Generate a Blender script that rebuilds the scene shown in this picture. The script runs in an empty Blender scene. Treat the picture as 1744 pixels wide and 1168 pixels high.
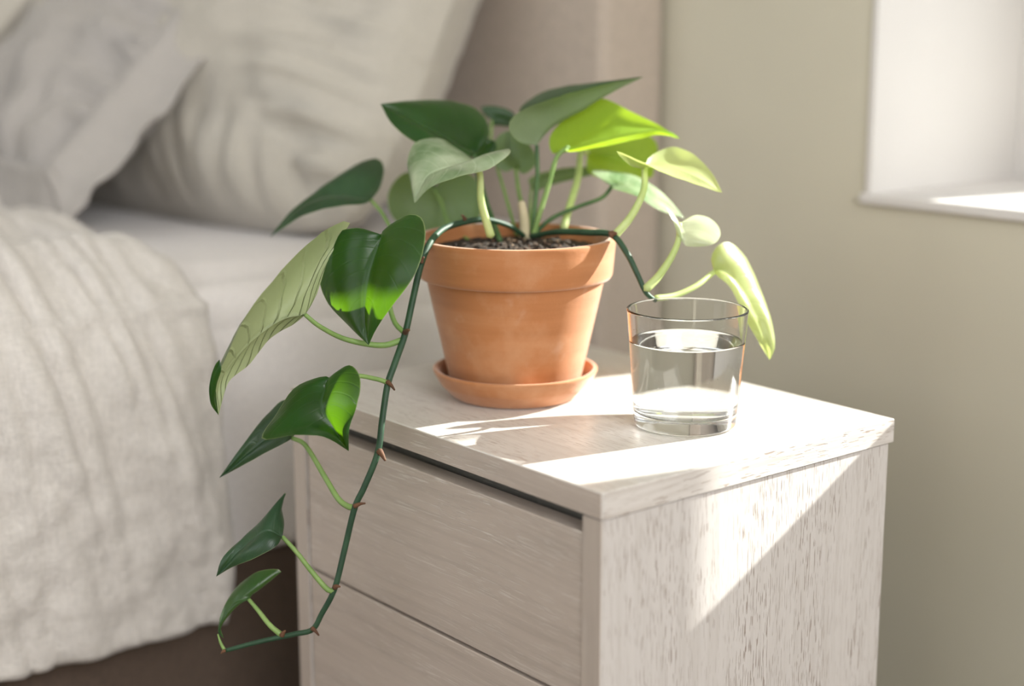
import bpy, bmesh, math, random
from mathutils import Vector, Matrix, noise
import numpy as np
sc = bpy.context.scene
C = sc.collection
R = random.Random(7)

# ------------------------------------------------------------------ camera
FPX = 2674.0
PITCH = math.atan(564 / FPX)
vh = Vector((-.775, .632, 0)).normalized()
RT = Vector((vh.y, -vh.x, 0))
FW = Vector((vh.x * math.cos(PITCH), vh.y * math.cos(PITCH), -math.sin(PITCH)))
UP = RT.cross(FW)
def ray(x, y):
    return FW + RT * ((x - 872) / FPX) + UP * ((584 - y) / FPX)
CP = -ray(1026, 840)                       # near front corner of the table top is the world origin
def P(x, y, d):
    """world point that lies d metres in front of the camera in direction of pixel x, y (plan measurements)"""
    return CP + ray(x, y) * d
cam = bpy.data.cameras.new('camera')
cam_o = bpy.data.objects.new('camera', cam); C.objects.link(cam_o)
M3 = Matrix((RT, UP, -FW)).transposed()
cam_o.matrix_world = Matrix.Translation(CP) @ M3.to_4x4()
cam.lens = FPX / 1744 * 36; cam.sensor_width = 36
cam.dof.use_dof = True
cam.dof.focus_distance = 1.13
cam.dof.aperture_fstop = 2.2
cam.clip_start = .02
sc.camera = cam_o
# ------------------------------------------------------------------ sky, sun, daylight, exposure
w = bpy.data.worlds.new('sky'); sc.world = w; w.use_nodes = True
bg = w.node_tree.nodes['Background']
bg.inputs[0].default_value = (.93, .96, 1, 1)
bg.inputs[1].default_value = 1.6
SUN = Vector((-.25, -1, -.538)).normalized()
sl = bpy.data.lights.new('sun', 'SUN'); sl.energy = 13; sl.angle = math.radians(.6); sl.color = (1, .965, .91)
so = bpy.data.objects.new('sun', sl); C.objects.link(so)
so.location = -SUN * 4
so.rotation_euler = SUN.to_track_quat('-Z', 'Y').to_euler()
sl.cycles.is_caustics_light = True
al = bpy.data.lights.new('daylight_side_window', 'AREA'); al.shape = 'RECTANGLE'; al.size = 1.9; al.size_y = 1.5
al.energy = 36; al.color = (1, .99, .985)
ao = bpy.data.objects.new('daylight_side_window', al); C.objects.link(ao)
ao.location = (2.34, -.75, 1.3); ao.rotation_euler = Vector((-1, 0.08, -.42)).to_track_quat('-Z', 'Z').to_euler()
vs = sc.view_settings
vs.view_transform = 'Standard'; vs.look = 'None'; vs.gamma = 1; vs.use_curve_mapping = False
vs.exposure = 0.45

# ------------------------------------------------------------------ helpers
def tag(o, label=None, cat=None, group=None, kind=None):
    if label: o['label'] = label
    if cat: o['category'] = cat
    if group: o['group'] = group
    if kind: o['kind'] = kind
    return o
def empty(name, loc):
    o = bpy.data.objects.new(name, None); C.objects.link(o); o.location = loc
    o.empty_display_size = .05
    return o
def link(name, me, mat, parent=None, smooth=True):
    o = bpy.data.objects.new(name, me); C.objects.link(o)
    if mat: me.materials.append(mat)
    if smooth:
        me.polygons.foreach_set('use_smooth', [True] * len(me.polygons))
    if parent:
        o.parent = parent
        o.matrix_parent_inverse = Matrix.Translation(world_loc(parent)).inverted()
    return o
def world_loc(o):
    v = Vector((0, 0, 0))
    if o.type == 'EMPTY': v = Vector(o.location)
    return v
def mesh(name, vs_, fs, mat, parent=None, smooth=True):
    me = bpy.data.meshes.new(name); me.from_pydata([tuple(v) for v in vs_], [], fs); me.update()
    return link(name, me, mat, parent, smooth)
def boxes(name, bl, mat, parent=None, bev=.0, seg=2):
    """bl: list of (x0,x1,y0,y1,z0,z1) joined in one mesh with rounded edges"""
    bm = bmesh.new()
    for b in bl:
        r = bmesh.ops.create_cube(bm, size=1)
        for v in r['verts']:
            v.co = Vector(((b[0] + b[1]) / 2 + v.co.x * (b[1] - b[0]), (b[2] + b[3]) / 2 + v.co.y * (b[3] - b[2]), (b[4] + b[5]) / 2 + v.co.z * (b[5] - b[4])))
    if bev: bmesh.ops.bevel(bm, geom=bm.edges[:], offset=bev, segments=seg, affect='EDGES', profile=.5)
    me = bpy.data.meshes.new(name); bm.to_mesh(me); bm.free()
    return link(name, me, mat, parent, False)
def spl(pts, n):
    """Catmull-Rom through points, resampled to n+1 points by chord length"""
    p = [Vector(q) for q in pts]
    if len(p) == 2: return [p[0].lerp(p[1], i / n) for i in range(n + 1)]
    q = [p[0] * 2 - p[1]] + p + [p[-1] * 2 - p[-2]]
    out = []
    for i in range(1, len(q) - 2):
        a, b, c, d = q[i - 1], q[i], q[i + 1], q[i + 2]
        for k in range(12):
            t = k / 12
            out.append(.5 * ((2 * b) + (c - a) * t + (2 * a - 5 * b + 4 * c - d) * t * t + (3 * b - a - 3 * c + d) * t ** 3))
    out.append(p[-1])
    L = [0]
    for i in range(1, len(out)): L.append(L[-1] + (out[i] - out[i - 1]).length)
    res = []; j = 0
    for i in range(n + 1):
        s = L[-1] * i / n
        while j < len(L) - 2 and L[j + 1] < s: j += 1
        f = (s - L[j]) / max(1e-9, L[j + 1] - L[j])
        res.append(out[j].lerp(out[j + 1], min(1, max(0, f))))
    return res
def tube(name, pts, radii, mat, parent=None, n=28, seg=10):
    c = spl(pts, n)
    rr = []
    for i in range(n + 1):
        t = i / n * (len(radii) - 1); k = min(len(radii) - 2, int(t)); rr.append(radii[k] + (radii[k + 1] - radii[k]) * (t - k))
    vs_ = []; fs = []
    nrm = Vector((.3, .2, 1))
    for i in range(n + 1):
        tg = (c[min(n, i + 1)] - c[max(0, i - 1)]).normalized()
        nrm = (nrm - tg * nrm.dot(tg)).normalized(); b = tg.cross(nrm)
        for k in range(seg):
            a = 2 * math.pi * k / seg
            vs_.append(c[i] + (nrm * math.cos(a) + b * math.sin(a)) * rr[i])
    for i in range(n):
        for k in range(seg):
            fs.append((i * seg + k, i * seg + (k + 1) % seg, (i + 1) * seg + (k + 1) % seg, (i + 1) * seg + k))
    vs_.append(c[0] - (c[1] - c[0]).normalized() * rr[0] * .5); vs_.append(c[-1] + (c[-1] - c[-2]).normalized() * rr[-1] * .7)
    a, b = len(vs_) - 2, len(vs_) - 1
    for k in range(seg):
        fs.append((a, (k + 1) % seg, k)); fs.append((b, n * seg + k, n * seg + (k + 1) % seg))
    return mesh(name, vs_, fs, mat, parent)
def lathe(name, prof, cx, cy, mat, parent=None, seg=96, closed=False, wob=0.0):
    vs_ = []; fs = []; m = len(prof)
    for i, (r, z) in enumerate(prof):
        for k in range(seg):
            a = 2 * math.pi * k / seg
            q = r * (1 + wob * noise.noise(Vector((math.cos(a) * 1.5, math.sin(a) * 1.5, z * 20))))
            vs_.append((cx + q * math.cos(a), cy + q * math.sin(a), z))
    for i in range(m - 1 if not closed else m):
        j = (i + 1) % m
        for k in range(seg):
            fs.append((i * seg + k, i * seg + (k + 1) % seg, j * seg + (k + 1) % seg, j * seg + k))
    if not closed:
        if prof[0][0] < 1e-3: pass
    bm = bmesh.new(); me = bpy.data.meshes.new(name); me.from_pydata([tuple(v) for v in vs_], [], fs)
    bm.from_mesh(me); bmesh.ops.remove_doubles(bm, verts=bm.verts[:], dist=1e-5)
    bmesh.ops.recalc_face_normals(bm, faces=bm.faces[:]); bm.to_mesh(me); bm.free()
    return link(name, me, mat, parent)
def rnd(prof, r=.001, k=3):
    """round the corners of a 2D profile"""
    out = []
    n = len(prof)
    for i, p in enumerate(prof):
        if i in (0, n - 1): out.append(p); continue
        p = Vector(p[:2]); a = Vector(prof[i - 1][:2]); b = Vector(prof[i + 1][:2])
        ra = min(r, (a - p).length * .45); rb = min(r, (b - p).length * .45)
        s = p + (a - p).normalized() * ra; e = p + (b - p).normalized() * rb
        for q in range(k + 1):
            t = q / k
            out.append(tuple(s * (1 - t) ** 2 + p * 2 * t * (1 - t) + e * t * t))
    return out

# ------------------------------------------------------------------ materials
def mat(name):
    m = bpy.data.materials.new(name); m.use_nodes = True
    nt = m.node_tree; return m, nt, nt.nodes['Principled BSDF']
def N(nt, t, **kw):
    n = nt.nodes.new(t)
    for k, v in kw.items(): setattr(n, k, v)
    return n
def coords(nt, scale=(1, 1, 1), kind='Object', rot=(0, 0, 0)):
    tc = N(nt, 'ShaderNodeTexCoord'); mp = N(nt, 'ShaderNodeMapping')
    mp.inputs['Scale'].default_value = scale; mp.inputs['Rotation'].default_value = rot
    nt.links.new(tc.outputs[kind], mp.inputs['Vector']); return mp.outputs[0]
def noise_n(nt, vec, s, detail=4, rough=.5):
    n = N(nt, 'ShaderNodeTexNoise'); n.inputs['Scale'].default_value = s; n.inputs['Detail'].default_value = detail; n.inputs['Roughness'].default_value = rough
    nt.links.new(vec, n.inputs['Vector']); return n.outputs[0]
def ramp(nt, fac, stops):
    r = N(nt, 'ShaderNodeValToRGB')
    while len(r.color_ramp.elements) < len(stops): r.color_ramp.elements.new(.5)
    for e, (p, c) in zip(r.color_ramp.elements, stops):
        e.position = p; e.color = (*c, 1) if len(c) == 3 else c
    nt.links.new(fac, r.inputs[0]); return r.outputs[0]
def mixc(nt, f, a, b, mode='MIX'):
    m = N(nt, 'ShaderNodeMix', data_type='RGBA', blend_type=mode)
    for inp, v in ((0, f), (6, a), (7, b)):
        if isinstance(v, (int, float)): m.inputs[inp].default_value = v
        elif isinstance(v, tuple): m.inputs[inp].default_value = (*v, 1)
        else: nt.links.new(v, m.inputs[inp])
    return m.outputs[2]
def math_n(nt, op, a, b=None, c=None):
    m = N(nt, 'ShaderNodeMath', operation=op)
    for i, v in enumerate((a, b, c)):
        if v is None: continue
        if isinstance(v, (int, float)): m.inputs[i].default_value = v
        else: nt.links.new(v, m.inputs[i])
    return m.outputs[0]
def bump(nt, h, strength, dist, bsdf):
    b = N(nt, 'ShaderNodeBump'); b.inputs['Strength'].default_value = strength; b.inputs['Distance'].default_value = dist
    nt.links.new(h, b.inputs['Height']); nt.links.new(b.outputs[0], bsdf.inputs['Normal']); return b

def wood(name, axis, light=(.70, .655, .625), dark=(.50, .44, .395), pore=(.33, .255, .21), rough=.42, pstr=1.0, pc=(800, 75)):
    """white-washed open-pored oak, grain along axis 0,1,2"""
    m, nt, p = mat(name)
    def sc_(a, b):
        s = [a] * 3; s[axis] = b; return tuple(s)
    wv = coords(nt, (1, 1, 1))
    dn = N(nt, 'ShaderNodeTexNoise'); dn.inputs['Scale'].default_value = 4; dn.inputs['Detail'].default_value = 1
    nt.links.new(wv, dn.inputs['Vector'])
    va = N(nt, 'ShaderNodeVectorMath', operation='MULTIPLY_ADD')
    nt.links.new(dn.outputs['Color'], va.inputs[0]); va.inputs[1].default_value = (.016,) * 3; nt.links.new(wv, va.inputs[2])
    def mapped(s):
        mp = N(nt, 'ShaderNodeMapping'); mp.inputs['Scale'].default_value = s; nt.links.new(va.outputs[0], mp.inputs['Vector']); return mp.outputs[0]
    band = noise_n(nt, mapped(sc_(150, 5)), 1, 4, .65)
    fine = noise_n(nt, mapped(sc_(900, 30)), 1, 3, .6)
    por = noise_n(nt, mapped(sc_(*pc)), 1, 1, .5)
    zone = noise_n(nt, mapped(sc_(45, 4)), 1, 2, .5)
    base = ramp(nt, band, [(.25, dark), (.52, light), (.75, tuple(min(1, c * 1.06) for c in light))])
    base = mixc(nt, math_n(nt, 'MULTIPLY', fine, .45), base, tuple(c * .93 for c in light))
    pm = ramp(nt, por, [(.605, (0, 0, 0)), (.635, (1, 1, 1))])
    zm = ramp(nt, zone, [(.38, (.25,) * 3), (.58, (1,) * 3)])
    pf = math_n(nt, 'MULTIPLY', math_n(nt, 'MULTIPLY', pm, zm), .80 * pstr)
    col = mixc(nt, pf, base, pore)
    nt.links.new(col, p.inputs['Base Color'])
    p.inputs['Roughness'].default_value = rough
    p.inputs['Coat Weight'].default_value = .12; p.inputs['Coat Roughness'].default_value = .25
    h = math_n(nt, 'SUBTRACT', math_n(nt, 'MULTIPLY', fine, .25), pf)
    bump(nt, h, .7, .0006, p)
    return m
M_wx = wood('washed_oak_grain_across', 0)
M_top = wood('washed_oak_top', 0, light=(.72, .685, .645), dark=(.62, .575, .53), rough=.34, pstr=.55)
M_wy = wood('washed_oak_edge', 1)
M_wz = wood('washed_oak_upright', 2, light=(.65, .61, .59), dark=(.57, .525, .495), pore=(.24, .17, .135), pstr=.9, pc=(1050, 62))
M_fr = wood('washed_oak_front_shaded', 0, light=(.51, .43, .37), dark=(.40, .335, .285), pore=(.70, .64, .58), rough=.45, pstr=.7, pc=(1150, 34))  # same oak as the sides; shade on the front is put into its colour
M_frz = wood('washed_oak_front_upright_shaded', 2, light=(.50, .425, .365), dark=(.42, .355, .305), pore=(.62, .56, .51), rough=.45, pstr=.4, pc=(1150, 40))  # upright front oak, darkened in colour for the same shade
M_rail = wood('dark_rail_gap_shade', 0, light=(.17, .16, .14), dark=(.12, .112, .10), pore=(.24, .23, .20), rough=.5, pstr=.5)  # dark rail; shade of groove and drawer gaps is put into its colour

def plaster(name, col, b=.25, sc1=90):
    m, nt, p = mat(name)
    v = coords(nt)
    n1 = noise_n(nt, v, 3.5, 3); n2 = noise_n(nt, v, sc1, 5, .6)
    nt.links.new(ramp(nt, n1, [(.3, tuple(c * .95 for c in col)), (.7, tuple(c * 1.04 for c in col))]), p.inputs['Base Color'])
    p.inputs['Roughness'].default_value = .85
    bump(nt, n2, b, .0012, p); return m
M_wall = plaster('khaki_wall_paint', (.60, .565, .455))
M_white = plaster('white_window_paint', (.70, .675, .65), .08)
M_ceil = plaster('ceiling_paint', (.78, .76, .72))
m, nt, p = mat('floor_oak'); M_floor = m
v = coords(nt, (3, 30, 3)); nt.links.new(ramp(nt, noise_n(nt, v, 1, 4), [(.3, (.20, .16, .125)), (.7, (.25, .205, .165))]), p.inputs['Base Color']); p.inputs['Roughness'].default_value = .45

def cloth(name, col, weave=900, fold=10, fb=.5, wb=.35, dark=.86, rough=.9, subs=.0):
    m, nt, p = mat(name)
    v = coords(nt)
    n1 = noise_n(nt, v, fold, 4, .55)
    x = N(nt, 'ShaderNodeTexNoise'); x.inputs['Scale'].default_value = 1
    nt.links.new(coords(nt, (weave, weave * .2, weave)), x.inputs['Vector'])
    y = N(nt, 'ShaderNodeTexNoise'); y.inputs['Scale'].default_value = 1
    nt.links.new(coords(nt, (weave * .2, weave, weave * .2)), y.inputs['Vector'])
    wv = math_n(nt, 'ADD', x.outputs[0], y.outputs[0])
    c = ramp(nt, wv, [(.3, tuple(k * dark for k in col)), (.7, col)])
    nt.links.new(ramp(nt, math_n(nt, 'MULTIPLY', wv, .5), [(.38, tuple(k * dark for k in col)), (.62, col)]), p.inputs['Base Color'])
    p.inputs['Roughness'].default_value = rough
    p.inputs['Sheen Weight'].default_value = .25; p.inputs['Sheen Roughness'].default_value = .5
    h = math_n(nt, 'ADD', math_n(nt, 'MULTIPLY', n1, fb), math_n(nt, 'MULTIPLY', wv, wb * .1))
    bump(nt, h, .6, .006, p)
    return m
M_sheet = cloth('white_cotton_sheet', (.83, .79, .775), fold=7, fb=.35)
M_pilA = cloth('cream_linen', (.52, .485, .425), fold=9, fb=.6, weave=700)
M_pilB = cloth('white_linen', (.45, .42, .395), fold=12, fb=.7)
M_muslin = cloth('crinkled_muslin', (.69, .65, .61), fold=60, fb=1.0, weave=420, wb=.6)
M_head = cloth('taupe_headboard_linen', (.50, .42, .35), fold=4, fb=.1, weave=650, dark=.8)
M_base = cloth('dark_brown_bed_base', (.105, .07, .05), fold=5, fb=.1, weave=600, dark=.7)

# terracotta
m, nt, p = mat('terracotta'); M_terra = m
v = coords(nt); vb = coords(nt, (6, 6, 60))
n1 = noise_n(nt, v, 16, 5, .6); n2 = noise_n(nt, vb, 1, 4, .55); n3 = noise_n(nt, v, 300, 4, .7)
c = ramp(nt, n2, [(.3, (.38, .140, .042)), (.55, (.45, .175, .060)), (.8, (.52, .235, .10))])
c = mixc(nt, ramp(nt, n1, [(.50, (0,) * 3), (.72, (.55,) * 3)]), c, (.60, .33, .18))
c = mixc(nt, ramp(nt, noise_n(nt, v, 55, 3), [(.66, (0,) * 3), (.80, (.22,) * 3)]), c, (.70, .48, .36))
nt.links.new(c, p.inputs['Base Color']); p.inputs['Roughness'].default_value = .72
p.inputs['Sheen Weight'].default_value = .5; p.inputs['Sheen Roughness'].default_value = .4; p.inputs['Sheen Tint'].default_value = (1, .93, .88, 1)
bump(nt, math_n(nt, 'ADD', math_n(nt, 'MULTIPLY', n2, 1.0), math_n(nt, 'MULTIPLY', n3, .25)), .6, .0010, p)

# soil
m, nt, p = mat('potting_soil'); M_soil = m
nt.links.new(ramp(nt, noise_n(nt, coords(nt), 260, 5), [(.35, (.012, .008, .005)), (.6, (.05, .03, .018)), (.75, (.20, .13, .08))]), p.inputs['Base Color']); p.inputs['Roughness'].default_value = .95
m, nt, p = mat('bark_grit'); M_grit = m
nt.links.new(ramp(nt, noise_n(nt, coords(nt), 90, 2), [(.46, (.02, .012, .007)), (.56, (.12, .06, .03)), (.68, (.50, .36, .24))]), p.inputs['Base Color']); p.inputs['Roughness'].default_value = .85

# leaves: glossy upper side, paler underside, light shines through
def leafmat(name, top, top2, under, trans, tw=.35, rough=.28, vein=.5, rough_u=.5, speck=0, spec=.5):
    m, nt, p = mat(name)
    uv = N(nt, 'ShaderNodeUVMap', uv_map='leaf'); sx = N(nt, 'ShaderNodeSeparateXYZ'); nt.links.new(uv.outputs[0], sx.inputs[0])
    u, vv = sx.outputs[0], sx.outputs[1]
    av = math_n(nt, 'ABSOLUTE', math_n(nt, 'SUBTRACT', math_n(nt, 'MULTIPLY', vv, 2), 1))
    nz = noise_n(nt, coords(nt), 45, 3)
    ph = math_n(nt, 'ADD', math_n(nt, 'SUBTRACT', math_n(nt, 'MULTIPLY', u, 9), math_n(nt, 'MULTIPLY', math_n(nt, 'POWER', av, 1.3), 2.6)), math_n(nt, 'MULTIPLY', nz, .5))
    fr = math_n(nt, 'ABSOLUTE', math_n(nt, 'SUBTRACT', math_n(nt, 'FRACT', ph), .5))   # .5 at vein, 0 between
    veins = ramp(nt, fr, [(.40, (0,) * 3), (.5, (1,) * 3)])
    mid = ramp(nt, av, [(.0, (1,) * 3), (.05, (0,) * 3)])
    vm = math_n(nt, 'MAXIMUM', math_n(nt, 'MULTIPLY', veins, .35 * vein), math_n(nt, 'MULTIPLY', mid, .8))
    big = noise_n(nt, coords(nt), 28, 3)
    tcol = ramp(nt, big, [(.35, top), (.65, top2)])
    tcol = mixc(nt, math_n(nt, 'MULTIPLY', vm, .55), tcol, tuple(min(1, a * 1.5 + .05) for a in top2))
    if speck:
        tcol = mixc(nt, ramp(nt, noise_n(nt, coords(nt), 420, 2), [(.70, (0,) * 3), (.74, (.8,) * 3)]), tcol, (.45, .5, .35))
    ucol = mixc(nt, math_n(nt, 'MULTIPLY', vm, .5), under, tuple(min(1, a * 1.3 + .03) for a in under))
    geo = N(nt, 'ShaderNodeNewGeometry')
    edge = ramp(nt, av, [(.975, (0,) * 3), (1, (1,) * 3)])
    col = mixc(nt, geo.outputs['Backfacing'], tcol, ucol)
    col = mixc(nt, math_n(nt, 'MULTIPLY', edge, .4), col, (.55, .62, .30))
    nt.links.new(col, p.inputs['Base Color'])
    rr = N(nt, 'ShaderNodeMix'); nt.links.new(geo.outputs['Backfacing'], rr.inputs[0]); rr.inputs[2].default_value = rough; rr.inputs[3].default_value = rough_u
    nt.links.new(rr.outputs[0], p.inputs['Roughness']); p.inputs['Specular IOR Level'].default_value = spec
    tr = N(nt, 'ShaderNodeBsdfTranslucent')
    tc_ = mixc(nt, math_n(nt, 'MULTIPLY', vm, .5), trans, tuple(a * .6 for a in trans)); nt.links.new(tc_, tr.inputs[0])
    ms = N(nt, 'ShaderNodeMixShader'); ms.inputs[0].default_value = tw
    out = nt.nodes['Material Output']
    nt.links.new(p.outputs[0], ms.inputs[1]); nt.links.new(tr.outputs[0], ms.inputs[2]); nt.links.new(ms.outputs[0], out.inputs[0])
    h = math_n(nt, 'SUBTRACT', math_n(nt, 'MULTIPLY', noise_n(nt, coords(nt), 120, 3), .25), math_n(nt, 'MULTIPLY', vm, 1.0))
    b = bump(nt, h, .45 * vein + .15, .0012, p); nt.links.new(b.outputs[0], tr.inputs['Normal'])
    return m
G_dark = leafmat('leaf_dark_green', (.003, .024, .007), (.006, .046, .011), (.10, .18, .09), (.26, .60, .010), .18, rough=.3, spec=.4)
G_mid = leafmat('leaf_mid_green', (.014, .055, .016), (.028, .09, .024), (.14, .21, .11), (.34, .55, .05), .22)
G_cool = leafmat('leaf_cool_green', (.008, .036, .017), (.020, .066, .030), (.22, .28, .17), (.26, .42, .10), .16, rough=.36)
G_pale = leafmat('leaf_pale_under', (.012, .045, .016), (.03, .09, .03), (.42, .49, .27), (.46, .56, .22), .28, vein=2.2)
G_lime = leafmat('leaf_lime_green', (.10, .22, .02), (.16, .32, .03), (.26, .44, .05), (.58, .80, .03), .5, rough=.4)
G_yel = leafmat('leaf_pale_lime', (.32, .40, .14), (.40, .48, .20), (.44, .50, .22), (.60, .68, .20), .40, rough=.35)
G_sheen = leafmat('leaf_painted_sheen', (.14, .25, .11), (.50, .60, .40), (.38, .46, .27), (.42, .52, .22), .2, rough=.16, vein=.9, speck=1, spec=.9)  # window and sun sheen painted into the pale upper-side colour
G_cream = leafmat('leaf_cream', (.50, .56, .38), (.60, .65, .47), (.5, .56, .38), (.60, .68, .32), .35, rough=.25)
def stemmat(name, c1, c2, rough=.55, tw=.15):
    m, nt, p = mat(name)
    nt.links.new(ramp(nt, noise_n(nt, coords(nt), 60, 3), [(.35, c1), (.65, c2)]), p.inputs['Base Color']); p.inputs['Roughness'].default_value = rough
    p.inputs['Subsurface Weight'].default_value = tw; p.inputs['Subsurface Radius'].default_value = (.004, .006, .002); p.inputs['Subsurface Scale'].default_value = .5
    return m
S_vine = stemmat('vine_green', (.012, .045, .020), (.026, .075, .034))
S_pet = stemmat('petiole_green', (.16, .27, .07), (.24, .36, .11))
S_petd = stemmat('petiole_dark', (.03, .085, .022), (.08, .16, .05))
S_petl = stemmat('petiole_pale', (.42, .52, .18), (.52, .60, .26))
S_brown = stemmat('brown_sheath', (.07, .03, .016), (.17, .075, .035), .8, .05)
S_wood = stemmat('pale_stub', (.45, .40, .25), (.58, .50, .34), .7)

m, nt, p = mat('clear_glass'); M_glass = m
p.inputs['Base Color'].default_value = (.985, .995, .99, 1); p.inputs['Roughness'].default_value = 0; p.inputs['Transmission Weight'].default_value = 1; p.inputs['IOR'].default_value = 1.5
m, nt, p = mat('water'); M_water = m
p.inputs['Base Color'].default_value = (1, 1, 1, 1); p.inputs['Roughness'].default_value = 0; p.inputs['Transmission Weight'].default_value = 1; p.inputs['IOR'].default_value = 1.333
m, nt, p = mat('air_bubble'); M_bub = m
p.inputs['Base Color'].default_value = (1, 1, 1, 1); p.inputs['Roughness'].default_value = .02; p.inputs['Transmission Weight'].default_value = 1; p.inputs['IOR'].default_value = .75
m, nt, p = mat('window_pane'); M_pane = m
g = N(nt, 'ShaderNodeBsdfGlossy'); g.inputs['Roughness'].default_value = .0
t = N(nt, 'ShaderNodeBsdfTransparent'); t.inputs[0].default_value = (.96, .98, .97, 1)
f = N(nt, 'ShaderNodeFresnel'); f.inputs[0].default_value = 1.45; ms = N(nt, 'ShaderNodeMixShader')
nt.links.new(f.outputs[0], ms.inputs[0]); nt.links.new(t.outputs[0], ms.inputs[1]); nt.links.new(g.outputs[0], ms.inputs[2]); nt.links.new(ms.outputs[0], nt.nodes['Material Output'].inputs[0])

# ------------------------------------------------------------------ room
YW = .55; WT = .232
WX0, WX1, WZ0, WZ1 = -.234, .222, .128, .60
ZF, ZC = -.52, 2.2
XL, XR, YF = -2.8, 2.4, -3.2
tag(boxes('wall_back', [(XL, WX0, YW, YW + .25, ZF, ZC), (WX1, XR, YW, YW + .25, ZF, ZC), (WX0, WX1, YW, YW + .25, ZF, WZ0), (WX0, WX1, YW, YW + .25, WZ1, ZC)], M_wall), kind='structure')
tag(boxes('floor', [(XL, XR, YF, YW, ZF - .05, ZF)], M_floor), kind='structure')
tag(boxes('ceiling', [(XL, XR, YF, YW, ZC, ZC + .05)], M_ceil), kind='structure')
tag(boxes('wall_front_blocker', [(XL, XR, YF - .1, YF, ZF, .55), (XL, -2.0, YF - .1, YF, .55, ZC), (1.9, XR, YF - .1, YF, .55, ZC)], M_wall), kind='structure')  # out-of-view wall, low part added to dim light reaching low surfaces
tag(boxes('wall_left', [(XL - .1, XL, YF, YW + .25, ZF, ZC)], M_wall), kind='structure')
tag(boxes('wall_right', [(XR, XR + .12, YF, -1.75, ZF, ZC), (XR, XR + .12, .25, YW + .25, ZF, ZC), (XR, XR + .12, -1.75, .25, ZF, .45), (XR, XR + .12, -1.75, .25, 2.05, ZC)], M_wall), kind='structure')
# deep white window reveal with frame, pane and sill
th = .008
win = tag(boxes('window_1', [(WX0, WX0 + th, YW - .003, YW + WT, WZ0, WZ1), (WX1 - th, WX1, YW - .003, YW + WT, WZ0, WZ1), (WX0 + th, WX1 - th, YW - .003, YW + WT, WZ1 - th, WZ1)], M_white, bev=.0015), kind='structure')
boxes('sill', [(WX0 - .004, WX1 + .004, YW - .006, YW + WT, WZ0 - .006, WZ0 + .004)], M_white, win, bev=.002)
fx0, fx1 = -.099, .183
fy0, fy1 = YW + WT, YW + WT + .05
boxes('window_frame', [(WX0, fx0, fy0, fy1, WZ0, WZ1), (fx1, WX1, fy0, fy1, WZ0, WZ1), (fx0, fx1, fy0, fy1, WZ0, WZ0 + .014), (fx0, fx1, fy0, fy1, WZ1 - .04, WZ1)], M_white, win, bev=.001)
boxes('pane', [(fx0, fx1, fy0 + .02, fy0 + .024, WZ0 + .014, WZ1 - .04)], M_pane, win)
boxes('hinge', [(-.170, -.164, fy0 - .010, fy0, WZ0 + .012, WZ0 + .040)], M_rail, win, bev=.001)
# side window in the right wall
w2 = tag(boxes('window_2', [(XR + .04, XR + .09, -1.75, -1.69, .45, 2.05), (XR + .04, XR + .09, .19, .25, .45, 2.05), (XR + .04, XR + .09, -1.69, .19, .45, .51), (XR + .04, XR + .09, -1.69, .19, 1.99, 2.05), (XR + .04, XR + .09, -.78, -.72, .51, 1.99)], M_white), kind='structure')

# ------------------------------------------------------------------ nightstand
W, D, TT = .378, .298, .0185
ns = empty('nightstand', (-W / 2, D / 2, ZF))
tag(ns, 'white-washed oak nightstand with drawers standing beside the bed under the plant and glass', 'nightstand')
boxes('top', [(-W, 0, 0, D, -TT, 0)], M_top, ns, bev=.0009)
# thin veneered edges of the top with their own grain
e1 = boxes('side_edging', [(0, .0006, .0008, D - .0008, -TT + .0006, -.0007)], M_wy, ns)
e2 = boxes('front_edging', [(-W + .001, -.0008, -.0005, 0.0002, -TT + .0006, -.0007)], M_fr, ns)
ZB = ZF + .03
boxes('side_panel', [(-.0185, -.0012, .0008, D - .004, ZB, -TT - .0006)], M_wz, ns, bev=.0006)
boxes('side_panel', [(-W + .0012, -W + .0185, .0008, D - .004, ZB, -TT - .0006)], M_wz, ns, bev=.0006)
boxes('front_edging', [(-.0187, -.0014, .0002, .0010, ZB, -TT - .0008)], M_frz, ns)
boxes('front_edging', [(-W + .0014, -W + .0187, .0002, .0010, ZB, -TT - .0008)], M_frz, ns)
boxes('back_panel', [(-W + .019, -.019, D - .02, D - .014, ZB, -TT)], M_rail, ns)
boxes('rail', [(-W + .019, -.019, .026, .042, -TT - .05, -TT - .0002)], M_rail, ns)
boxes('rail', [(-W + .019, -.019, .026, .042, -.18, -.13)], M_rail, ns)
boxes('plinth', [(-W + .02, -.02, .03, D - .03, ZF, ZB)], M_rail, ns)
dx0, dx1 = -W + .0212, -.0197
def drawer(z0, z1):
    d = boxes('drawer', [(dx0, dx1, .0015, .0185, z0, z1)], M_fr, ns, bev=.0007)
    boxes('drawer_box', [(dx0 + .008, dx0 + .016, .0187, D - .03, z0 + .005, z1 - .02), (dx1 - .016, dx1 - .008, .0187, D - .03, z0 + .005, z1 - .02), (dx0 + .017, dx1 - .017, .019, D - .03, z0 + .006, z0 + .012)], M_rail, d)
drawer(-.1500, -.0318)
drawer(-.305, -.1530)
drawer(-.478, -.308)

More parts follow.
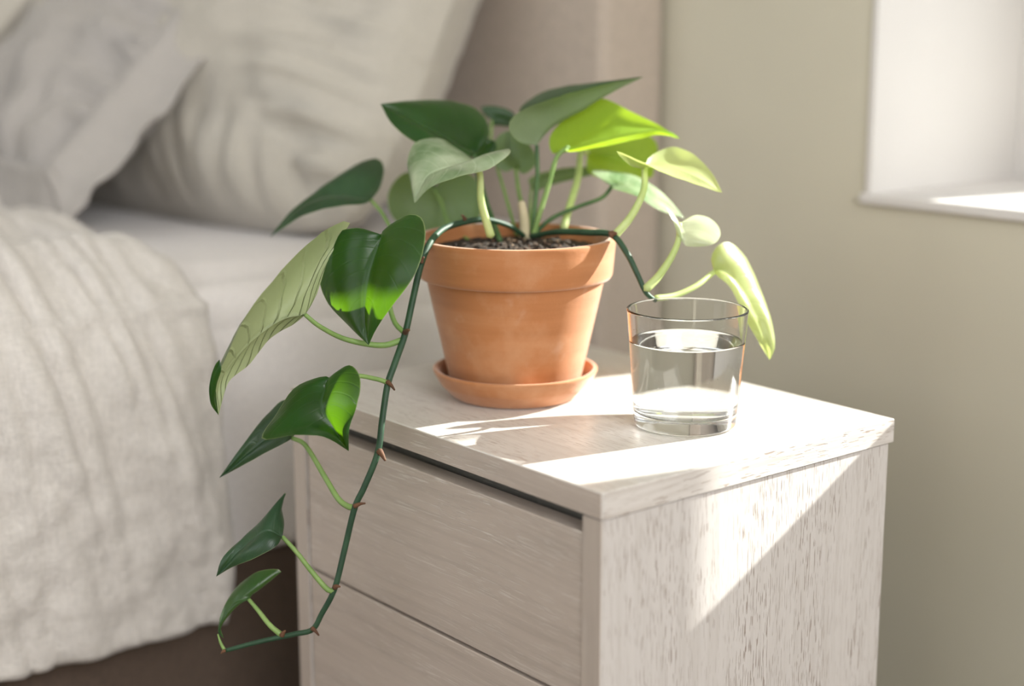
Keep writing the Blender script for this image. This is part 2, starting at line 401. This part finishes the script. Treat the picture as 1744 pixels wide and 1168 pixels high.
# ------------------------------------------------------------------ bed
def pillow(name, w_, h_, t_, cen, yaw, lean, mt, seed, flange=0.0, wr=.006, sag=0.0, roll=0.0, rc=.05):
    nh = Vector((math.sin(yaw), -math.cos(yaw), 0)); z = Vector((0, 0, 1))
    a = Vector((math.cos(yaw), math.sin(yaw), 0)); b = (-nh) * math.cos(lean) + z * math.sin(lean); n = nh * math.sin(lean) + z * math.cos(lean)
    if roll:
        a, b = a * math.cos(roll) + b * math.sin(roll), b * math.cos(roll) - a * math.sin(roll)
    K = 72; vs_ = []; fs = []
    sv = Vector((seed * 7.3, seed * 3.1, seed))
    for side in (1, -1):
        for i in range(K + 1):
            for j in range(K + 1):
                x = -1 + 2 * i / K; y = -1 + 2 * j / K
                px = x * (1 - .06 * (1 - y * y) - rc * (x * x * y * y) ** 1.5) ; py = y * (1 - .06 * (1 - x * x) - rc * (x * x * y * y) ** 1.5)
                th_ = (max(0, 1 - abs(x) ** 2.6) ** .55) * (max(0, 1 - abs(y) ** 2.6) ** .55)
                q = Vector((px * w_ / 2, py * h_ / 2, 0))
                edge = max(abs(x), abs(y))
                # folds radiating from seams
                wn = noise.noise(Vector((q.x * 9, q.y * 9, 0)) + sv) * 1.2 + noise.noise(Vector((q.x * 22, q.y * 22, 3)) + sv) * .5
                ang = (q.y if abs(x) > abs(y) else q.x) * 75
                rad = noise.noise(Vector((ang, edge * 2.0, 5)) + sv) * max(0, edge - .45) * 1.6 * (1 - max(0, edge - .9) * 8)
                hgt = side * (t_ / 2) * th_ + (wn * wr + rad * wr * 2.6) * (side * .6 + .4) * min(1, (1 - edge) * 6 + .12)
                hgt += sag * (1 - y) ** 2 * .25
                vs_.append(Vector(cen) + a * q.x + b * q.y + n * hgt)
    S = (K + 1) ** 2
    for i in range(K):
        for j in range(K):
            q = (i * (K + 1) + j, (i + 1) * (K + 1) + j, (i + 1) * (K + 1) + j + 1, i * (K + 1) + j + 1)
            fs.append(q); fs.append(tuple(S + k for k in reversed(q)))
    o = mesh(name, vs_, fs, mt)
    bm = bmesh.new(); bm.from_mesh(o.data); bmesh.ops.remove_doubles(bm, verts=bm.verts[:], dist=1e-4); bmesh.ops.recalc_face_normals(bm, faces=bm.faces[:]); bm.to_mesh(o.data); bm.free()
    if flange:
        # flat pleated border sewn round the pillow
        vs_ = []; fs = []; per = []
        m_ = 90
        for s_ in range(4):
            for k in range(m_):
                t = -1 + 2 * k / m_
                per.append([(t, -1), (1, t), (-t, 1), (-1, -t)][s_])
        L = len(per); rows = 7
        for r_ in range(rows + 1):
            f = r_ / rows
            for idx, (x, y) in enumerate(per):
                px = x * (1 - .06 * (1 - y * y) - rc * (x * x * y * y) ** 1.5); py = y * (1 - .06 * (1 - x * x) - rc * (x * x * y * y) ** 1.5)
                q = Vector((px * w_ / 2, py * h_ / 2, 0)); mx = max(abs(x), abs(y))
                out = Vector((x if abs(x) > .97 else x * .15, y if abs(y) > .97 else y * .15, 0)).normalized()
                pos = q - out * .022 * (1 - f) + out * flange * f
                wv = noise.noise(Vector((q.x * 45, q.y * 45, 1)) + sv) * .004 + math.sin(idx * .55 + 2 * noise.noise(Vector((idx * .06, 0, 0)))) * .002
                up_ = (1 - f) * (1 - f) * t_ * .24
                vs_.append(Vector(cen) + a * pos.x + b * pos.y + n * (up_ + wv * (.35 + f)))
        for r_ in range(rows):
            for k in range(L):
                fs.append((r_ * L + k, r_ * L + (k + 1) % L, (r_ + 1) * L + (k + 1) % L, (r_ + 1) * L + k))
        fo = mesh('flange', vs_, fs, mt, o)
        md = fo.modifiers.new('thickness', 'SOLIDIFY'); md.thickness = .0025
    return o

BX = -.535                      # side plane of the mattress
bed = empty('bed', (-1.3, -.5, ZF))
tag(bed, 'bed with white fitted sheet, dark brown base and taupe upholstered headboard', 'bed')
def soft_box(name, b, r, mt, parent, seed=0, amp=.003, dens=.03):
    bm = bmesh.new()
    x0, x1, y0, y1, z0, z1 = b
    nx, ny, nz = [max(2, int((q1 - q0) / dens)) for q0, q1 in ((x0, x1), (y0, y1), (z0, z1))]
    bmesh.ops.create_cube(bm, size=1)
    for v_ in bm.verts: v_.co = Vector(((x0 + x1) / 2 + v_.co.x * (x1 - x0), (y0 + y1) / 2 + v_.co.y * (y1 - y0), (z0 + z1) / 2 + v_.co.z * (z1 - z0)))
    bmesh.ops.bevel(bm, geom=bm.edges[:], offset=r, segments=6, affect='EDGES', profile=.5)
    me = bpy.data.meshes.new(name); bm.to_mesh(me); bm.free()
    return link(name, me, mt, parent, True)
matt = soft_box('mattress', (-2.3, BX, -2.3, .45, -.19, .058), .035, M_sheet, bed)
for v_ in matt.data.vertices:
    pass
soft_box('piping', (-2.3, BX + .004, -2.3, .45, -.196, -.186), .004, M_sheet, bed)
soft_box('bed_base', (-2.32, BX - .002, -2.32, .45, ZF + .06, -.196), .012, M_base, bed)
for lx in (-2.2, BX - .09):
    for ly in (-2.2, .35):
        boxes('foot', [(lx - .025, lx + .025, ly - .025, ly + .025, ZF, ZF + .062)], M_base, bed, bev=.004)
soft_box('headboard', (-2.35, -.502, .455, .546, ZF + .02, .62), .014, M_head, bed)

# loose fitted-sheet wrinkles: a slightly wavy top cloth over the mattress corner
def sheet_cloth():
    vs_ = []; fs = []
    path = [(-1.35, .070), (-.68, .069), (BX - .06, .062), (BX - .022, .046), (BX - .004, .022), (BX + .0035, -.01), (BX + .0045, -.15), (BX + .004, -.188)]
    pts = spl([(x, 0, z) for x, z in path], 70)
    ny = 110
    for j in range(ny + 1):
        y = -.55 + 1.0 * j / ny
        for i, q in enumerate(pts):
            s = i / 70
            wv = noise.noise(Vector((q.x * 6, y * 5, q.z * 4))) * .004 + abs(noise.noise(Vector((q.x * 3 + 5, y * 14, q.z * 3)))) * .004
            if q.z < .02: vs_.append((q.x + wv + .001, y, q.z))
            else: vs_.append((q.x, y, q.z + max(0, wv) + .0005))
    for j in range(ny):
        for i in range(70):
            a = j * 71 + i; fs.append((a, a + 1, a + 72, a + 71))
    o = mesh('fitted_sheet', vs_, fs, M_sheet, bed)
    return o
sheet_cloth()

pb = pillow('pillow', .78, .60, .28, (-.965, .300, .318), math.radians(7), math.radians(61), M_pilA, 3, wr=.022, rc=.15)
tag(pb, 'large plump cream linen pillow leaning against the headboard, nearest the plant', 'pillow', 'pillows on the bed')
pf_ = pillow('pillow', .60, .68, .15, (-1.10, .235, .335), math.radians(0), math.radians(45), M_pilB, 8, flange=.035, wr=.022)
tag(pf_, 'white linen pillow with pleated flat border leaning in front of the plump cream pillow', 'pillow', 'pillows on the bed')
pc_ = pillow('pillow', .55, .56, .12, (-1.395, .07, .275), math.radians(0), math.radians(45), M_pilA, 12, wr=.006)
tag(pc_, 'greyish cream pillow showing only its corner at the top left edge', 'pillow', 'pillows on the bed')

# muslin throw: lies on the bed and hangs down its side
def throw():
    vs_ = []; fs = []
    nx, ny = 210, 190
    y0, y1 = -1.0, .004
    path = [(-1.45, .095), (-1.0, .095), (-.80, .093), (-.68, .088), (-.60, .078), (-.550, .054), (-.521, .010), (-.511, -.05), (-.508, -.12), (-.512, -.18), (-.518, -.245)]
    pts = spl([(x, 0, z) for x, z in path], nx)
    for j in range(ny + 1):
        f = j / ny; y = y0 + (y1 - y0) * f
        e = max(0, (f - .90) / .10)
        for i, q in enumerate(pts):
            t = pts[min(nx, i + 1)] - pts[max(0, i - 1)]; nrm = Vector((-t.z, 0, t.x)).normalized()
            if nrm.z < 0 and q.z > .05: nrm = -nrm
            if q.z <= .05 and nrm.x < 0: nrm = -nrm
            s = i / nx
            hang = max(0, min(1, (.085 - q.z) / .08))
            lying = 1 - hang
            g = noise.noise(Vector((y * 16 + q.z * 2.5, q.z * 3.5 + q.x * 2, 2))) * .017 * (.25 + 1.0 * math.exp(-((q.z - .02) / .11) ** 2))
            g += abs(noise.noise(Vector((y * 42 + q.z * 8, q.z * 4.5 + q.x * 5, 7)))) * .019 * (.45 + .8 * math.exp(-((q.z - .03) / .12) ** 2))
            g += noise.noise(Vector((q.x * 30, y * 34, q.z * 40))) * .0045
            g += lying * noise.noise(Vector((q.x * 9, y * 9, 4))) * .014
            # large diagonal fold of the hanging end
            d_ = (y + .08) * .9 - (q.z + .05)
            fold = math.exp(-((y + .075 + (q.z + .02) * .42) / .030) ** 2) * hang * .016 * max(0, min(1, (.03 - q.z) / .1))
            g += fold
            g -= math.exp(-((y + .135 + (q.z + .02) * .60) / .035) ** 2) * hang * .006
            g += lying * .045 * math.exp(-((y + .20) / .07) ** 2 - ((q.x + .80) / .13) ** 2)
            # the border sinks to the sheet on top
            sink = e * e * (.008 + .006 * lying) 
            pos = Vector((q.x, y, q.z)) + nrm * (g + .006 - sink * (.6 + .4 * lying))
            pos.y += noise.noise(Vector((q.x * 4, 0, q.z * 5))) * .006 * e
            if s > .97: pos.z += noise.noise(Vector((y * 22, 0, 9))) * .004
            if hang > .5: pos.x = max(pos.x, BX + .010)
            elif q.x < -.64: pos.z = max(pos.z, .0765)
            vs_.append(pos)
    for j in range(ny):
        for i in range(nx):
            a = j * (nx + 1) + i; fs.append((a, a + 1, a + nx + 2, a + nx + 1))
    o = mesh('throw_blanket', vs_, fs, M_muslin)
    md = o.modifiers.new('thickness', 'SOLIDIFY'); md.thickness = .003; md.offset = 1
    return tag(o, 'crinkled off-white muslin throw hanging over the side of the bed', 'blanket')
throw()

# ------------------------------------------------------------------ saucer, pot, soil
PX, PY = -.2385, .1235
sau = [(.0, .0), (.046, .0), (.050, .001), (.0600, .0115), (.0655, .0215), (.0655, .0232), (.0640, .0238), (.0612, .0228), (.0560, .0105), (.0530, .0062), (.0, .0055)]
so_ = lathe('saucer', rnd(sau, .0018), PX, PY, M_terra, wob=.004)
tag(so_, 'round terracotta saucer standing under the clay pot', 'saucer')
ZP = .0062; ZR = .1285
potp = [(0, ZP), (.0490, ZP), (.0510, ZP + .002), (.0700, ZR - .034), (.0705, ZR - .0325), (.0745, ZR - .0325), (.0765, ZR - .030), (.0792, ZR - .002), (.0785, ZR), (.0735, ZR), (.0722, ZR - .003), (.0690, ZR - .018), (.0660, ZR - .040), (.0460, ZP + .008), (0, ZP + .008)]
pl = empty('potted_plant', (PX, PY, ZP))
tag(pl, 'trailing heart-leaved green houseplant in a terracotta clay pot on the nightstand', 'plant')
lathe('pot', rnd(potp, .0022), PX, PY, M_terra, pl, wob=.004)
zs = ZR - .0115
vs_ = [(PX, PY, zs + .004)]; fs = []
nr, na = 26, 72
for i in range(1, nr + 1):
    for k in range(na):
        r = .0695 * i / nr; a = 2 * math.pi * k / na
        x, y = PX + r * math.cos(a), PY + r * math.sin(a)
        vs_.append((x, y, zs + .004 * (1 - (i / nr) ** 2) + .0035 * noise.noise(Vector((x * 160, y * 160, 0))) + .002 * noise.noise(Vector((x * 420, y * 420, 3)))))
for k in range(na): fs.append((0, 1 + k, 1 + (k + 1) % na))
for i in range(nr - 1):
    for k in range(na):
        a = 1 + i * na; fs.append((a + k, a + na + k, a + na + (k + 1) % na, a + (k + 1) % na))
mesh('soil', vs_, fs, M_soil, pl)
bm = bmesh.new()
for i in range(120):
    r = .067 * math.sqrt(R.random()); a = R.random() * 6.283; s = R.uniform(.0007, .0019) * (1.3 if R.random() < .3 else 1)
    mtx = Matrix.Translation((PX + r * math.cos(a), PY + r * math.sin(a), zs + .004 * (1 - (r / .0695) ** 2) + s * .5)) @ Matrix.Rotation(R.random() * 6, 4, 'Z') @ Matrix.Rotation(R.random() * 2, 4, 'X') @ Matrix.Diagonal((s * R.uniform(.8, 1.7), s, s * R.uniform(.6, 1), 1))
    bmesh.ops.create_icosphere(bm, subdivisions=1, radius=1, matrix=mtx)
me = bpy.data.meshes.new('soil_grit'); bm.to_mesh(me); bm.free()
tag(link('soil_grit', me, M_grit, pl), kind='stuff')

# ------------------------------------------------------------------ leaves
def leaf(mt, mid, le, ri, d, face='top', bulge=.004, pet=None, pr=(.0022, .0017), pm=None, label=None, curl=0.0):
    """mid/le/ri: plan points (x, y, depth offset); all share start (petiole joint) and tip"""
    def pts(l): return [P(q[0], q[1], d + (q[2] if len(q) > 2 else 0)) for q in l]
    n = 30; K = 9
    m_ = spl(pts(mid), n * 2); J, T = m_[0], m_[-1]
    l_ = spl([J] + pts(le) + [T], n); r_ = spl([J] + pts(ri) + [T], n)
    mm = []
    for i in range(n + 1):
        s = (i / n) ** 1.25 * n * 2; k = min(n * 2 - 1, int(s)); mm.append(m_[k].lerp(m_[k + 1], s - k))
    vs_ = []; uv = []
    for i in range(n + 1):
        for j in range(-K, K + 1):
            v_ = abs(j) / K; e = l_[i] if j < 0 else r_[i]
            pnt = mm[i].lerp(e, v_)
            vs_.append(pnt); uv.append((i / n, .5 + .5 * j / K))
    w_ = 2 * K + 1
    # bulge each half along the local normal, with quilting between veins
    base = [v_.copy() for v_ in vs_]
    sgn = 1
    def nrm_at(i, j):
        i0, i1 = max(0, i - 1), min(n, i + 1); j0, j1 = max(0, j - 1), min(w_ - 1, j + 1)
        a = base[i1 * w_ + j] - base[i0 * w_ + j]; b = base[i * w_ + j1] - base[i * w_ + j0]
        c = a.cross(b)
        return c.normalized() if c.length > 1e-12 else Vector((0, 0, 0))
    tot = Vector((0, 0, 0)); score = 0
    for i in range(n):
        for j in range(w_ - 1):
            a = (base[(i + 1) * w_ + j] - base[i * w_ + j]).cross(base[i * w_ + j + 1] - base[i * w_ + j])
            score += a.dot(FW)
    want = -1 if face == 'top' else 1        # 'top': upper side turned to the lens in the photograph
    flip = (score > 0) != (want > 0)
    for i in range(n + 1):
        for j in range(w_):
            v_ = abs(j - K) / K
            k = math.sin(math.pi * min(1, v_)) * bulge * math.sin(math.pi * min(1, i / n * .97 + .03)) ** .6
            k += .0007 * noise.noise(base[i * w_ + j] * 90) * math.sin(math.pi * i / n)
            nn = nrm_at(i, j) * (-1 if flip else 1)
            vs_[i * w_ + j] = base[i * w_ + j] + nn * k
    fs = []
    for i in range(n):
        for j in range(w_ - 1):
            q = (i * w_ + j, (i + 1) * w_ + j, (i + 1) * w_ + j + 1, i * w_ + j + 1)
            fs.append(tuple(reversed(q)) if flip else q)
    o = mesh('leaf', vs_, fs, mt, pl)
    ul = o.data.uv_layers.new(name='leaf')
    for lp in o.data.loops: ul.data[lp.index].uv = uv[lp.vertex_index]
    if label: o['label'] = label
    if pet:
        pp = [J] + [P(q[0], q[1], (q[2] if len(q) > 2 else d)) for q in pet]
        tube('petiole', pp, [pr[1], pr[0]] if len(pr) == 2 else pr, pm or S_pet, o, n=22, seg=9)
    return o
dp = 1.257
# crown, from back to front
leaf(G_mid, [(740, 322), (760, 345, .01), (775, 372, .01), (780, 400, .0)], [(715, 292), (680, 300), (660, 335), (672, 375), (715, 398)], [(765, 292), (805, 300), (822, 335), (815, 372), (795, 395)], 1.345, 'under', pet=[(752, 345, 1.345), (765, 385, 1.32), (800, 410, 1.28)], pr=(.0016, .0013))
leaf(G_cool, [(838, 205), (850, 200), (868, 206), (886, 214)], [(826, 196), (820, 182), (845, 181), (872, 190)], [(832, 215), (848, 214), (866, 216)], 1.36, 'top', bulge=.002, pet=[(838, 250, 1.35), (860, 330, 1.32), (880, 400, 1.29)], pr=(.0015, .0012))
leaf(G_dark, [(815, 268), (828, 256), (843, 240)], [(805, 262), (802, 244), (822, 235)], [(822, 274), (836, 266), (846, 252)], 1.30, 'top', bulge=.002, pet=[(822, 320, 1.285), (848, 405, 1.265)], pr=(.0022, .0016), pm=S_petd)
leaf(G_mid, [(878, 286), (872, 262, -.01), (868, 240, -.01), (866, 222, 0)], [(858, 292), (840, 275), (838, 250), (850, 230)], [(893, 296, -.01), (912, 280, -.01), (908, 255), (888, 232)], 1.33, 'under', pet=[(884, 330, 1.31), (892, 360, 1.29), (896, 404, 1.265)], pr=(.002, .0016))
leaf(G_lime, [(1000, 262), (1040, 268, -.01), (1080, 280), (1112, 300)], [(992, 245), (1010, 228, .01), (1060, 222, .02), (1100, 228, .02), (1120, 250, .01)], [(1000, 290), (1020, 302), (1060, 306), (1090, 308)], 1.345, 'under', pet=[(990, 252, 1.335), (985, 300, 1.31), (972, 345, 1.29), (960, 388, 1.275)], pr=(.0032, .0026), pm=S_petl)
leaf(G_mid, [(905, 318), (940, 300), (985, 292), (1040, 290)], [(900, 305), (930, 292), (985, 284)], [(912, 325), (950, 312), (1000, 300)], 1.35, 'under', bulge=.002, pet=[(903, 350, 1.31), (905, 400, 1.27)], pr=(.0014, .0012))
# long-stalked leaf turned edge-on towards the right, sun sheen painted into its colour
leaf(G_sheen, [(1042, 318), (1075, 318), (1120, 340), (1166, 372)], [(1025, 306), (1008, 290, .01), (1050, 292, .02), (1095, 305, .02), (1135, 335, .01)], [(1045, 322, -.01), (1080, 332, -.015), (1120, 356, -.01)], 1.27, 'top', bulge=.002, pet=[(1025, 337), (985, 352), (940, 372), (908, 400)], pr=(.0019, .0016), pm=S_petd, label='green leaf with painted sheen seen nearly edge-on')
leaf(G_dark, [(808, 263), (765, 238, -.01), (710, 208, -.015), (648, 177, -.02)], [(822, 252, .01), (834, 222, .02), (815, 188, .025), (765, 171, .02), (700, 171, .0)], [(795, 270, -.02), (755, 262, -.035), (705, 242, -.035), (668, 212, -.03)], 1.285, 'top', bulge=.005, pet=[(816, 310, 1.285), (838, 370, 1.27), (852, 410, 1.25)], pr=(.0022, .0016), pm=S_petd)
leaf(G_cool, [(914, 248), (942, 216), (995, 186), (1045, 156), (1096, 131)], [(896, 215, .03), (884, 188, .04), (910, 163, .05), (955, 148, .045), (1005, 141, .03)], [(882, 240, -.015), (866, 213, -.03), (890, 187, -.03), (950, 165, -.03), (1015, 147, -.02)], 1.27, 'top', bulge=.004, pet=[(915, 300, 1.27), (911, 350, 1.265), (908, 402, 1.262)], pr=(.0022, .0017), pm=S_petd)
leaf(G_lime, [(968, 250), (1035, 234), (1105, 222), (1140, 224), (1158, 236)], [(942, 262, .01), (937, 232, .02), (970, 193, .03), (1020, 167, .03), (1075, 190, .02), (1122, 213, .01)], [(965, 257, -.01), (1010, 246, -.02), (1070, 232, -.02), (1120, 224, -.01)], 1.255, 'under', bulge=.005, pet=[(948, 268, 1.255), (934, 315, 1.258), (920, 360, 1.26), (908, 402, 1.262)], pr=(.0023, .0018))
leaf(G_yel, [(1098, 286), (1140, 284, .01), (1190, 303), (1230, 328)], [(1108, 266, .02), (1143, 250, .03), (1180, 262, .02), (1212, 294, .01)], [(1074, 282, -.01), (1050, 257, -.02), (1090, 274, -.02), (1140, 297, -.015), (1190, 314, -.01)], 1.215, 'under', bulge=.003, pet=[(1096, 325, 1.21), (1075, 368, 1.205), (1046, 402, 1.2)], pr=(.0033, .0024), pm=S_petl)
leaf(G_cream, [(1157, 380), (1160, 396), (1168, 419)], [(1186, 366, .01), (1214, 375, .015), (1227, 397, .01), (1216, 415), (1188, 420)], [(1146, 366), (1134, 352, -.005), (1146, 377, -.01), (1156, 402)], 1.2, 'top', bulge=.002, pet=[(1155, 410, 1.2), (1142, 440, 1.195), (1120, 472, 1.19), (1100, 492, 1.185)], pr=(.0034, .0020), pm=S_petl, label='pale round leaf lit by the sun')
leaf(G_yel, [(1216, 463), (1240, 468), (1278, 525), (1302, 578), (1311, 613)], [(1211, 440), (1222, 419), (1243, 413, .01), (1268, 436, .02), (1292, 485, .02), (1312, 540, .01), (1320, 588)], [(1224, 472, -.01), (1244, 490, -.01), (1268, 540, -.01), (1292, 582)], 1.225, 'top', bulge=.004, pet=[(1185, 487, 1.21), (1150, 503, 1.2), (1116, 508, 1.19)], pr=(.0024, .0020), pm=S_petl, label='narrow pale lime leaf hanging behind the glass')
# leaf with painted-in sheen in front of the crown
leaf(G_sheen, [(812, 283), (768, 284), (728, 300), (706, 346)], [(806, 272, .02), (785, 256, .035), (745, 235, .045), (708, 242, .04), (694, 275, .03), (700, 315, .015)], [(835, 272, .01), (862, 253, .012), (868, 262, -.01), (834, 287, -.02), (785, 300, -.03), (735, 318, -.02)], 1.195, 'top', bulge=.003, pet=[(818, 300, 1.2), (820, 345, 1.2), (836, 402, 1.205)], pr=(.0034, .0024), pm=S_petl, label='green leaf with painted sheen and a pale stalk at the front of the crown')
# hanging leaves on the left
leaf(G_cool, [(632, 341), (590, 335), (545, 337), (500, 364), (460, 404)], [(648, 318, .02), (654, 285, .03), (640, 269, .035), (600, 283, .03), (548, 322, .02), (505, 354, .01)], [(615, 348, -.01), (570, 352, -.02), (520, 366, -.015), (485, 386, -.01)], 1.29, 'top', bulge=.003, pet=[(650, 362, 1.28), (670, 395, 1.27), (700, 430, 1.235)], pr=(.0017, .0015))
leaf(G_pale, [(520, 536), (478, 546), (425, 585), (388, 628), (364, 668), (372, 707)], [(540, 500, .01), (560, 440, .02), (596, 379, .025), (560, 388, .0), (515, 424, -.03), (470, 472, -.04), (420, 535, -.04), (384, 610, -.03), (368, 650, -.01)], [(500, 552, .01), (462, 575, .02), (425, 620, .02), (390, 650, .01)], 1.13, 'under', bulge=.004, pet=[(545, 556, 1.135), (590, 578, 1.15), (650, 588, 1.155), (688, 578, 1.16)], pr=(.0024, .0016), label='large leaf showing its pale quilted underside')
cu = leaf(G_dark, [(374, 612), (362, 645, .004), (361, 680, .014), (372, 707, .03)], [(377, 630), (370, 652, .008), (366, 684, .018)], [(366, 622), (358, 648, .006), (358, 685, .016)], 1.102, 'top', bulge=.001, label='dark curled tip of the large pale leaf')
cu.name = 'curled_tip'
leaf(G_dark, [(651, 400), (630, 465, -.004), (621, 535, -.006), (628, 588, -.01)], [(640, 396), (605, 388, .0), (565, 402, .005), (542, 455, .01), (556, 512, .01), (597, 558, .0)], [(660, 388, .0), (690, 367, -.01), (717, 370, -.02), (725, 405, -.03), (708, 465, -.035), (665, 525, -.025), (640, 562, -.015)], 1.15, 'top', bulge=.005, pet=[(655, 440, 1.17), (662, 510, 1.17), (672, 548, 1.165), (690, 568, 1.16)], pr=(.0020, .0016), label='dark heart-shaped leaf with sunlit patches hanging left of the pot')
leaf(G_cool, [(498, 746), (475, 735), (430, 765), (373, 814)], [(515, 712), (490, 680, .01), (455, 705, .01), (410, 762)], [(485, 754, -.005), (448, 773, -.005), (405, 797)], 1.175, 'top', bulge=.003, pet=[(520, 758, 1.17), (552, 810, 1.165), (575, 848, 1.155), (592, 862, 1.147), (602, 864, 1.144)], pr=(.0023, .0017))
leaf(G_dark, [(556, 655), (549, 690, -.01), (568, 728, -.01), (594, 768)], [(564, 642, .0), (540, 643, .005), (500, 662, .01), (468, 708, .0), (446, 747, -.02), (500, 741, -.03), (552, 744, -.02)], [(572, 634, .0), (597, 622, -.005), (614, 645, -.015), (608, 690, -.02), (595, 730, -.01)], 1.118, 'top', bulge=.004, pet=[(600, 640, 1.13), (640, 645, 1.14), (662, 652, 1.145)], pr=(.0018, .0015), label='dark leaf with a bright sunlit patch halfway down the vine')
leaf(G_cool, [(481, 914), (450, 905, -.005), (405, 940), (368, 982)], [(484, 890, .01), (480, 862, .015), (488, 836, .02), (463, 872, .015), (420, 910, .01), (380, 948)], [(468, 932, -.01), (430, 952, -.01), (395, 966)], 1.15, 'top', bulge=.003, pet=[(505, 940, 1.15), (530, 972, 1.15), (558, 1004, 1.15), (569, 1004, 1.15)], pr=(.0021, .0016))
leaf(G_mid, [(424, 1021), (400, 1025), (380, 1050), (371, 1075), (381, 1087)], [(440, 1000, .01), (480, 972, .01), (440, 973, .01), (400, 1003, .01), (374, 1052)], [(410, 1028), (392, 1045), (376, 1070)], 1.17, 'top', bulge=.002, pet=[(440, 1040, 1.165), (460, 1065, 1.16), (480, 1082, 1.16)], pr=(.0022, .0014))

# vines
V1 = [(893, 402, 1.262), (868, 385, 1.25), (828, 374, 1.235), (792, 378, 1.225), (755, 390, 1.205), (732, 414, 1.185), (717, 450, 1.175), (703, 510, 1.165), (690, 568, 1.16), (672, 620, 1.15), (660, 656, 1.145), (651, 715, 1.14), (643, 772, 1.138), (620, 830, 1.14), (604, 865, 1.143), (587, 935, 1.148), (570, 1002, 1.15), (548, 1045, 1.155), (532, 1072, 1.158), (500, 1080, 1.16), (440, 1093, 1.16), (383, 1108, 1.16)]
tube('vine', [P(*q) for q in V1], [.0019, .0024, .0026, .0025, .0025, .0024, .0023, .0022, .0020, .0016], S_vine, pl, n=150, seg=12)
V2 = [(905, 402, 1.262), (950, 395, 1.24), (1000, 396, 1.215), (1042, 400, 1.2), (1068, 432, 1.192), (1086, 468, 1.188), (1100, 498, 1.186), (1116, 512, 1.19)]
tube('vine', [P(*q) for q in V2], [.0022, .0025, .0026, .0024, .0022, .0018], S_vine, pl, n=60, seg=12)
tube('vine', [P(893, 405, 1.265), P(893, 375, 1.265), P(888, 345, 1.265)], [.0046, .0042, .0030], S_wood, pl, n=12)['label'] = 'short pale woody stub'
tube('shoot', [P(383, 1108, 1.16), P(376, 1095, 1.16), P(371, 1080, 1.16)], [.0014, .0011, .0005], S_pet, pl, n=10)
for a_, b_, r1 in [((690, 566, 1.158), (697, 562, 1.15), .0020), ((660, 650, 1.143), (672, 664, 1.138), .0016), ((646, 768, 1.136), (656, 784, 1.13), .0022), ((604, 862, 1.14), (622, 857, 1.135), .0016), ((570, 1000, 1.147), (579, 999, 1.143), .0018), ((532, 1070, 1.155), (543, 1082, 1.15), .0015), ((792, 374, 1.222), (786, 366, 1.22), .0016), ((1040, 400, 1.197), (1050, 398, 1.195), .0028), ((480, 1082, 1.158), (486, 1074, 1.155), .0018), ((717, 446, 1.172), (722, 438, 1.17), .0018), ((383, 1108, 1.158), (376, 1113, 1.156), .0012)]:
    A, B = P(*a_), P(*b_)
    tube('aerial_root', [A, A.lerp(B, .5) + Vector((0, 0, .0006)), B], [r1 * 1.2, r1 * .8, r1 * .4], S_brown, pl, n=6, seg=7)

# ------------------------------------------------------------------ glass of water
GX, GY, GH = -.0868, .1620, .0880
gl = empty('water_glass', (GX, GY, 0))
tag(gl, 'clear drinking glass two-thirds full of water at the right of the terracotta pot', 'glass')
ro, rb = .0446, .0372
def rout(z): return rb + (ro - rb) * (z / GH) ** .9
T = .0020
def fine(pr, st=.0022):
    out = []
    for a, b in zip(pr[:-1], pr[1:]):
        k = max(1, int(math.hypot(a[0] - b[0], a[1] - b[1]) / st))
        out += [(a[0] + (b[0] - a[0]) * i / k, a[1] + (b[1] - a[1]) * i / k) for i in range(k)]
    return out + [pr[-1]]
outer = fine(rnd([(0, .0012), (.0300, .0012), (.0335, .0002), (rb + .0002, .0012), (rout(.012), .012)], .0022, 5)) + fine([(rout(z), z) for z in (.016, .03, .05, .07, GH - .0016)])
rc, tr_ = rout(GH) - T / 2, T / 2
rim = [(rc + tr_ * math.cos(a), GH - .001 + tr_ * math.sin(a)) for a in [math.pi * k / 10 for k in range(11)]]
inner = fine([(rout(z) - T, z) for z in (GH - .0016, .07, .05, .03, .020)]) + fine(rnd([(rout(.018) - T, .018), (rout(.012) - T - .0002, .0112), (.026, .0106), (0, .0105)], .006, 8), .003)
g_ = lathe('glass_body', outer + rim + inner, GX, GY, M_glass, gl, seg=128)
WL = .0640; ov = .00025
wi = [(r + (ov if z > .0112 else 0), z - (ov if z < .018 else 0)) for r, z in reversed(inner) if z < WL - .002] + [(rout(WL) - T + ov, WL - .0005), (rout(WL) - T + ov, WL + .0008), (rout(WL) - T - .0002, WL + .0008), (rout(WL) - T - .0006, WL + .0003), (rout(WL) - T - .0016, WL), (rout(WL) - T - .004, WL), (.02, WL), (0, WL)]
w_ = lathe('water', wi, GX, GY, M_water, gl, seg=128)
for o in (g_, w_): o.cycles.is_caustics_caster = True
for o in bpy.data.objects:
    if o.name.startswith('top'): o.cycles.is_caustics_receiver = True
bm = bmesh.new()
for i in range(34):
    z = R.uniform(.016, WL - .003) if i < 26 else R.uniform(.068, .082)
    a = R.uniform(-2.4, .9); rr_ = rout(z) - T - .0008
    if i < 26 and R.random() < .4: rr_ *= R.uniform(.3, .95)
    s = R.uniform(.00018, .00042)
    bmesh.ops.create_icosphere(bm, subdivisions=2, radius=s, matrix=Matrix.Translation((GX + rr_ * math.cos(a), GY + rr_ * math.sin(a), z)))
me = bpy.data.meshes.new('bubbles'); bm.to_mesh(me); bm.free()
tag(link('bubbles', me, M_bub, gl), kind='stuff')
